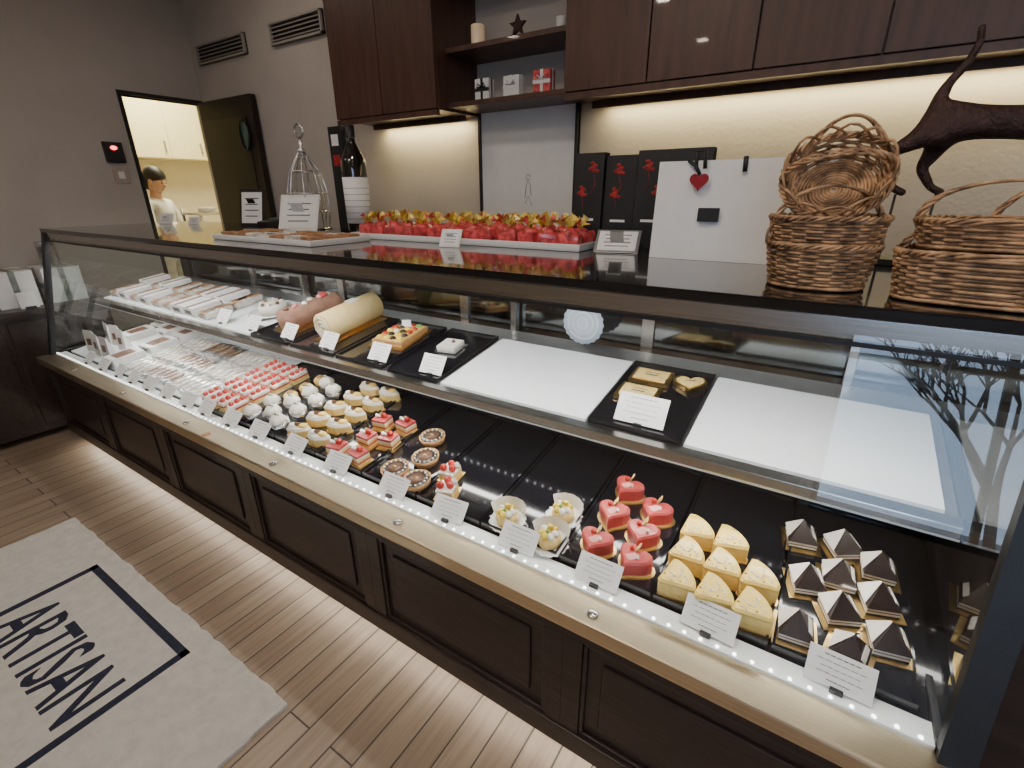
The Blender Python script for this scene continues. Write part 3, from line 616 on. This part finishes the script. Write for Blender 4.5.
def bag(name,x,y,w,h,d,m,rose=True,rz=0):
    b=B(name); b.raw([(-w/2,-d/2,0),(w/2,-d/2,0),(w/2,d/2,0),(-w/2,d/2,0),(-w/2,-d*.3,h),(w/2,-d*.3,h),(w/2,d*.3,h),(-w/2,d*.3,h),(-w/2+.012,0,h*.9),(w/2-.012,0,h*.9)],[(0,1,5,4),(2,3,7,6),(3,2,1,0),(0,4,8),(4,7,8),(7,3,8),(3,0,8),(1,9,5),(5,9,6),(6,9,2),(2,9,1)],m)
    if rose:
        for k in range(2):
            cx,cz=random.uniform(-w*.22,w*.22),h*(.84-.25*k)
            for q in range(7):
                a=q*2.4; rr=.004*q**.8; px=cx+rr*math.cos(a); pz=cz+rr*math.sin(a); b.sph((px,-d/2+d*.2*pz/h,pz),(.009,.0012,.006),M_rose,8,5)
            b.tube([(cx,-d/2+d*.2*cz/h,cz-.015),(cx+.008,-d/2+d*.16*cz/h,cz-.05),(cx-.006,-d/2+d*.1,cz-.08)],.0012,M_rose,4)
        b.box((0,-d*.44,h*.3),(w*.5,.002,.008),M_white)
    b.done(M=T(x,y,ZT)@RZ(rz))
for i,x in enumerate((-.745,-.635,-.525)): bag('rose_print_gift_bag',x,1.665+.01*(i%2),.105,.30-.01*(i%2),.07,M_blk,True)
bag('black_gift_bag',-.41,1.66,.12,.30,.07,M_blk,False)
e=empty('white_shopping_bag',(-.24,1.50,ZT))
b=B('paper_body'); w,h,d=.42,.255,.12
b.raw([(-w/2,-d/2,0),(w/2,-d/2,0),(w/2,d/2,0),(-w/2,d/2,0),(-w/2,-d*.35,h),(w/2,-d*.35,h),(w/2,d*.35,h),(-w/2,d*.35,h),(-w/2+.02,0,h*.9),(w/2-.02,0,h*.9)],[(0,1,5,4),(2,3,7,6),(3,2,1,0),(0,4,8),(4,7,8),(7,3,8),(3,0,8),(1,9,5),(5,9,6),(6,9,2),(2,9,1)],M_white); b.done(parent=e)
b=B('heart_tag_and_ribbon'); b.prism(heart_pts(.026),0,.004,mat('heart_red',(.28,.01,.02),.35),M=T(-.095,-.060,h*.80)@RX(pi/2-.06)); b.box((-.06,-.061,h*.47),(.055,.003,.035),M_blk,rot=(-.05,0,.0))
b.tube([(-.11,-.045,h-.02),(-.112,-.05,h+.02),(-.09,-.05,h+.024),(-.085,-.055,h*.92)],.005,M_blk); b.tube([(.01,-.046,h+.006),(.012,-.048,h-.03)],.006,M_blk); b.tube([(-.13,-.05,h),(-.11,-.054,h*.95),(-.095,-.058,h*.86)],.005,M_blk); b.done(parent=e)

# wicker baskets
def weave(b,rx,ry,p,h,z0=0,flare=1.25,rows=12,stakes=22,M=None,r=.0026,floor_=True):
    def pt(t,z,off=0):
        f=1+(flare-1)*(z/h); c,s=math.cos(t),math.sin(t)
        x=math.copysign(abs(c)**(2/p),c)*rx*f; y=math.copysign(abs(s)**(2/p),s)*ry*f
        l=math.hypot(x,y); return Vector((x*(1+off/l),y*(1+off/l),z0+z))
    n=stakes*6
    for k in range(rows):
        z=h*(k+.5)/rows; ph=pi*(k%2)
        b.tube([pt(2*pi*i/n,z,.0034*math.cos(stakes/2*2*pi*i/n+ph)) for i in range(n)],min(h/rows*.52,r*1.3),M_wick,5,closed=True,M=M)
    for i in range(stakes):
        t=2*pi*(i+.5)/stakes; b.tube([pt(t,0),pt(t,h)],r*.9,M_wick,5,M=M)
    for q in range(3):
        b.tube([pt(2*pi*i/n,h+.003+.0035*math.sin(14*2*pi*i/n+q*2.1),.004*math.cos(14*2*pi*i/n+q*2.1)) for i in range(n)],r*1.1,M_wick,5,closed=True,M=M)
    b.tube([pt(2*pi*i/n,.002,.003) for i in range(n)],r*1.4,M_wick,5,closed=True,M=M)
    if floor_:
        for k in range(1,12):
            f=k/12; b.tube([Vector((pt(2*pi*i/48,0).x*f,pt(2*pi*i/48,0).y*f,z0+.002)) for i in range(48)],min(rx,ry)/21,M_wick,5,closed=True,M=M)
def handle(b,rx,h0,h1,M=None,axis=0,r=.003):
    for q in range(3):
        pts=[]
        for i in range(41):
            t=pi*i/40; o=.005; x=rx*math.cos(t)+o*math.cos(9*t+q*2.1)*math.cos(t); z=h0+(h1-h0)*math.sin(t)**.8 if 0<i<40 else h0
            y=o*math.sin(9*t+q*2.1); pts.append((x,y,z) if axis==0 else (y,x,z))
        b.tube(pts,r,M_wick,6,M=M)
b=B('round_wicker_basket'); 
weave(b,.080,.072,2.2,.075,0,1.18,13); weave(b,.085,.078,2.2,.045,.080,1.14,8,floor_=False); handle(b,.098,.08,.185,M=RZ(.3)); b.done((-.020,1.165,ZT+.003))
b=B('round_wicker_basket'); Mt=RX(math.radians(60))
weave(b,.070,.066,2.1,.05,0,1.25,8,M=Mt); handle(b,.088,.045,.125,M=Mt@RZ(.1))
for k in range(13):
    a=2*pi*k/13
    b.tube([Mt@Vector((.088*math.cos(a+u*.42),.082*math.sin(a+u*.42),.052+.036*math.sin(pi*(u+1)/2))) for u in (-1,-.6,-.2,.2,.6,1)],.0026,M_wick,5)
handle(b,.072,-.01,.135,M=T(.005,.03,0),axis=0)
b.done((-.022,1.205,ZT+.178))
b=B('rectangular_wicker_basket'); weave(b,.115,.075,4,.075,0,1.10,12,28); handle(b,.122,.07,.13,M=T(0,.0,0)); b.done(M=T(.225,1.125,ZT+.003)@RZ(-.12))
b=B('rectangular_wicker_basket'); weave(b,.105,.07,3.5,.04,0,1.12,7,26); handle(b,.118,.04,.105); handle(b,.08,.04,.09,axis=1,M=T(.07,0,0)); b.done(M=T(.235,1.14,ZT+.088)@RZ(-.2))
b=B('oval_wicker_basket'); weave(b,.12,.075,2.5,.07,0,1.15,10,24); handle(b,.13,.06,.20); b.done(M=T(.37,1.36,ZT+.003)@RZ(.1))

# bronze cat sculpture
e=empty('bronze_cat_sculpture',(-.012,1.62,0))
vs=[(.165,0,1.655),(.21,0,1.645),(.27,0,1.64),(.34,0,1.635),(.41,0,1.64),(.46,0,1.67),(.51,0,1.71),(.555,0,1.70),
 (.150,0,1.690),(.160,0,1.725),(.185,0,1.765),(.195,0,1.80),(.19,0,1.835),
 (.135,-.03,1.615),(.085,-.03,1.585),(.082,-.03,1.545),(.105,-.03,1.505),(.135,-.03,1.490),
 (.18,.03,1.60),(.155,.03,1.55),(.185,.03,1.505),(.215,.03,1.490),
 (.41,-.03,1.59),(.42,-.03,1.54),(.41,-.03,1.495),(.43,-.03,1.488),
 (.43,.03,1.59),(.47,.03,1.55),(.48,.03,1.50),(.50,.03,1.490)]
es=[(0,1),(1,2),(2,3),(3,4),(4,5),(5,6),(6,7),(0,8),(8,9),(9,10),(10,11),(11,12),(0,13),(13,14),(14,15),(15,16),(16,17),(0,18),(18,19),(19,20),(20,21),(4,22),(22,23),(23,24),(24,25),(4,26),(26,27),(27,28),(28,29)]
rs=[.040,.040,.036,.038,.042,.028,.03,.014, .018,.011,.009,.008,.007, .026,.014,.010,.009,.009, .026,.014,.009,.009, .018,.011,.008,.009,.018,.011,.008,.009]
skinfig('cat_body',vs,es,rs,M_bronze,parent=e)
b=B('cat_ears'); 
for s in (-1,1): b.lathe([(.012,0),(.006,.018),(0,.03)],M_bronze,8,c=(.505,s*.017,1.73))
b.done(parent=e)
b=B('support_stand'); b.box((.31,0,ZT+.008),(.44,.10,.016),M_blk,bev=.002)
for x,y in ((.115,-.03),(.20,.03),(.42,-.03),(.49,.03)): b.tube([(x,y,ZT+.01),(x,y,1.49)],.003,M_blk,6)
b.done(parent=e)

# ------------------------------------------------------------ side table far left
b=B('dark_side_table'); b.b2(-4.62,-4.10,.15,1.30,.80,.84,M_woodb,bev=.004); b.b2(-4.60,-4.14,.18,1.27,.05,.80,M_woodb)
for i in range(2): b.b2(-4.14,-4.125,.20+i*.54,.71+i*.54,.10,.77,M_woodb,bev=.004)
b.done()
for i,(x,y) in enumerate(((-4.35,.60),(-4.35,.86),(-4.35,1.10))): giftbox(x,y,.8405,(.26,.20,.22),M_white,M_tin,'white_cake_box')
b=B('tin_canister'); b.lathe([(.05,0),(.05,.12),(.052,.12),(.052,.15),(.045,.155),(0,.157)],M_silver,28); b.done((-4.35,1.10,1.065))
b=B('side_price_sign'); b.box((0,0,.05),(.004,.09,.10),M_white,rot=(0,-.2,0)); b.box((.01,0,.006),(.04,.05,.012),M_blk); b.done((-4.16,.88,.8405))

# ------------------------------------------------------------ rug
b=B('welcome_rug'); rx0,rx1,ry0,ry1=-2.90,-1.16,-.75,.49
pts=[]
for i in range(61): pts.append((rx0+(rx1-rx0)*i/60,ry0+random.uniform(-.004,.004)))
for i in range(1,45): pts.append((rx1+random.uniform(-.004,.004),ry0+(ry1-ry0)*i/45))
for i in range(61): pts.append((rx1-(rx1-rx0)*i/60,ry1+random.uniform(-.004,.004)))
for i in range(1,45): pts.append((rx0+random.uniform(-.004,.004),ry1-(ry1-ry0)*i/45))
b.prism(pts,.0005,.014,M_rug)
bx0,bx1,by1,by0,t=-2.41,-1.61,.415,-.66,.028
for a in ((bx0,bx1,by1-t,by1),(bx0,bx1,by0,by0+t),(bx0,bx0+t,by0,by1),(bx1-t,bx1,by0,by1)): b.b2(a[0],a[1],a[2],a[3],.0135,.0155,M_navy)
b.text('ARTISAN',.275,M_navy,T(-2.0,.14,.0148),.0008,.60,bold=.003)
b.done()

# ------------------------------------------------------------ lights
def area(name,loc,sx,sy,pw,col,rot=(0,0,0)):
    l=bpy.data.lights.new(name,'AREA'); l.shape='RECTANGLE'; l.size=sx; l.size_y=sy; l.energy=pw; l.color=col
    o=bpy.data.objects.new(name,l); COL.objects.link(o); o.location=loc; o.rotation_euler=rot; return o
xm_=(CX0+CX1)/2; Lc=CX1-CX0-.06
area('case_top_led_strip',(xm_,1.055,1.283),Lc,.02,26,(1,.98,.95),(math.radians(25),0,0))
area('case_shelf_led_strip',(xm_,1.165,.852),Lc,.02,9,(1,.97,.92),(math.radians(-5),0,0))
area('kick_led_strip',(xm_,.86,.095),Lc,.02,6,(1,.93,.8),(math.radians(-25),0,0))
area('under_cabinet_lamp',(-2.19,2.42,1.884),.66,.03,4.5,(1,.83,.42),(math.radians(-8),0,0))
area('under_cabinet_lamp',(.38,2.42,1.884),2.8,.03,16,(1,.83,.42),(math.radians(-8),0,0))
b=B('ceiling_downlights')
for x,y,p in ((-3.2,-.6,3),(-1.6,-.6,13),(0,-.6,11),(-2.4,.6,5),(-.8,.5,11),(.8,.4,8),(-3.2,1.7,4),(1.2,-1.8,8),(-1.6,-2,8)):
    b.lathe([(.075,0),(.075,-.01),(.06,-.01),(.055,0)],M_steel,24,c=(x,y,HC),cap=False)
    area('ceiling_downlight_lamp',(x,y,HC-.012),.1,.1,p,(1,.86,.72))
b.done()
area('kitchen_ceiling_lamp',(-6.0,2.9,HC-.02),1.2,.6,80,(1,.92,.66))

w=bpy.data.worlds.new('world'); SC.world=w; w.use_nodes=True; nt=w.node_tree; bg=nt.nodes['Background']
sky=nt.nodes.new('ShaderNodeTexSky'); sky.sky_type='HOSEK_WILKIE'; sky.turbidity=3; sky.sun_direction=(.3,.8,.5)
mxn=nt.nodes.new('ShaderNodeMix'); mxn.data_type='RGBA'; mxn.inputs[0].default_value=.6; mxn.inputs[7].default_value=(.5,.68,1,1)
nt.links.new(sky.outputs[0],mxn.inputs[6]); nt.links.new(mxn.outputs[2],bg.inputs[0]); bg.inputs[1].default_value=9
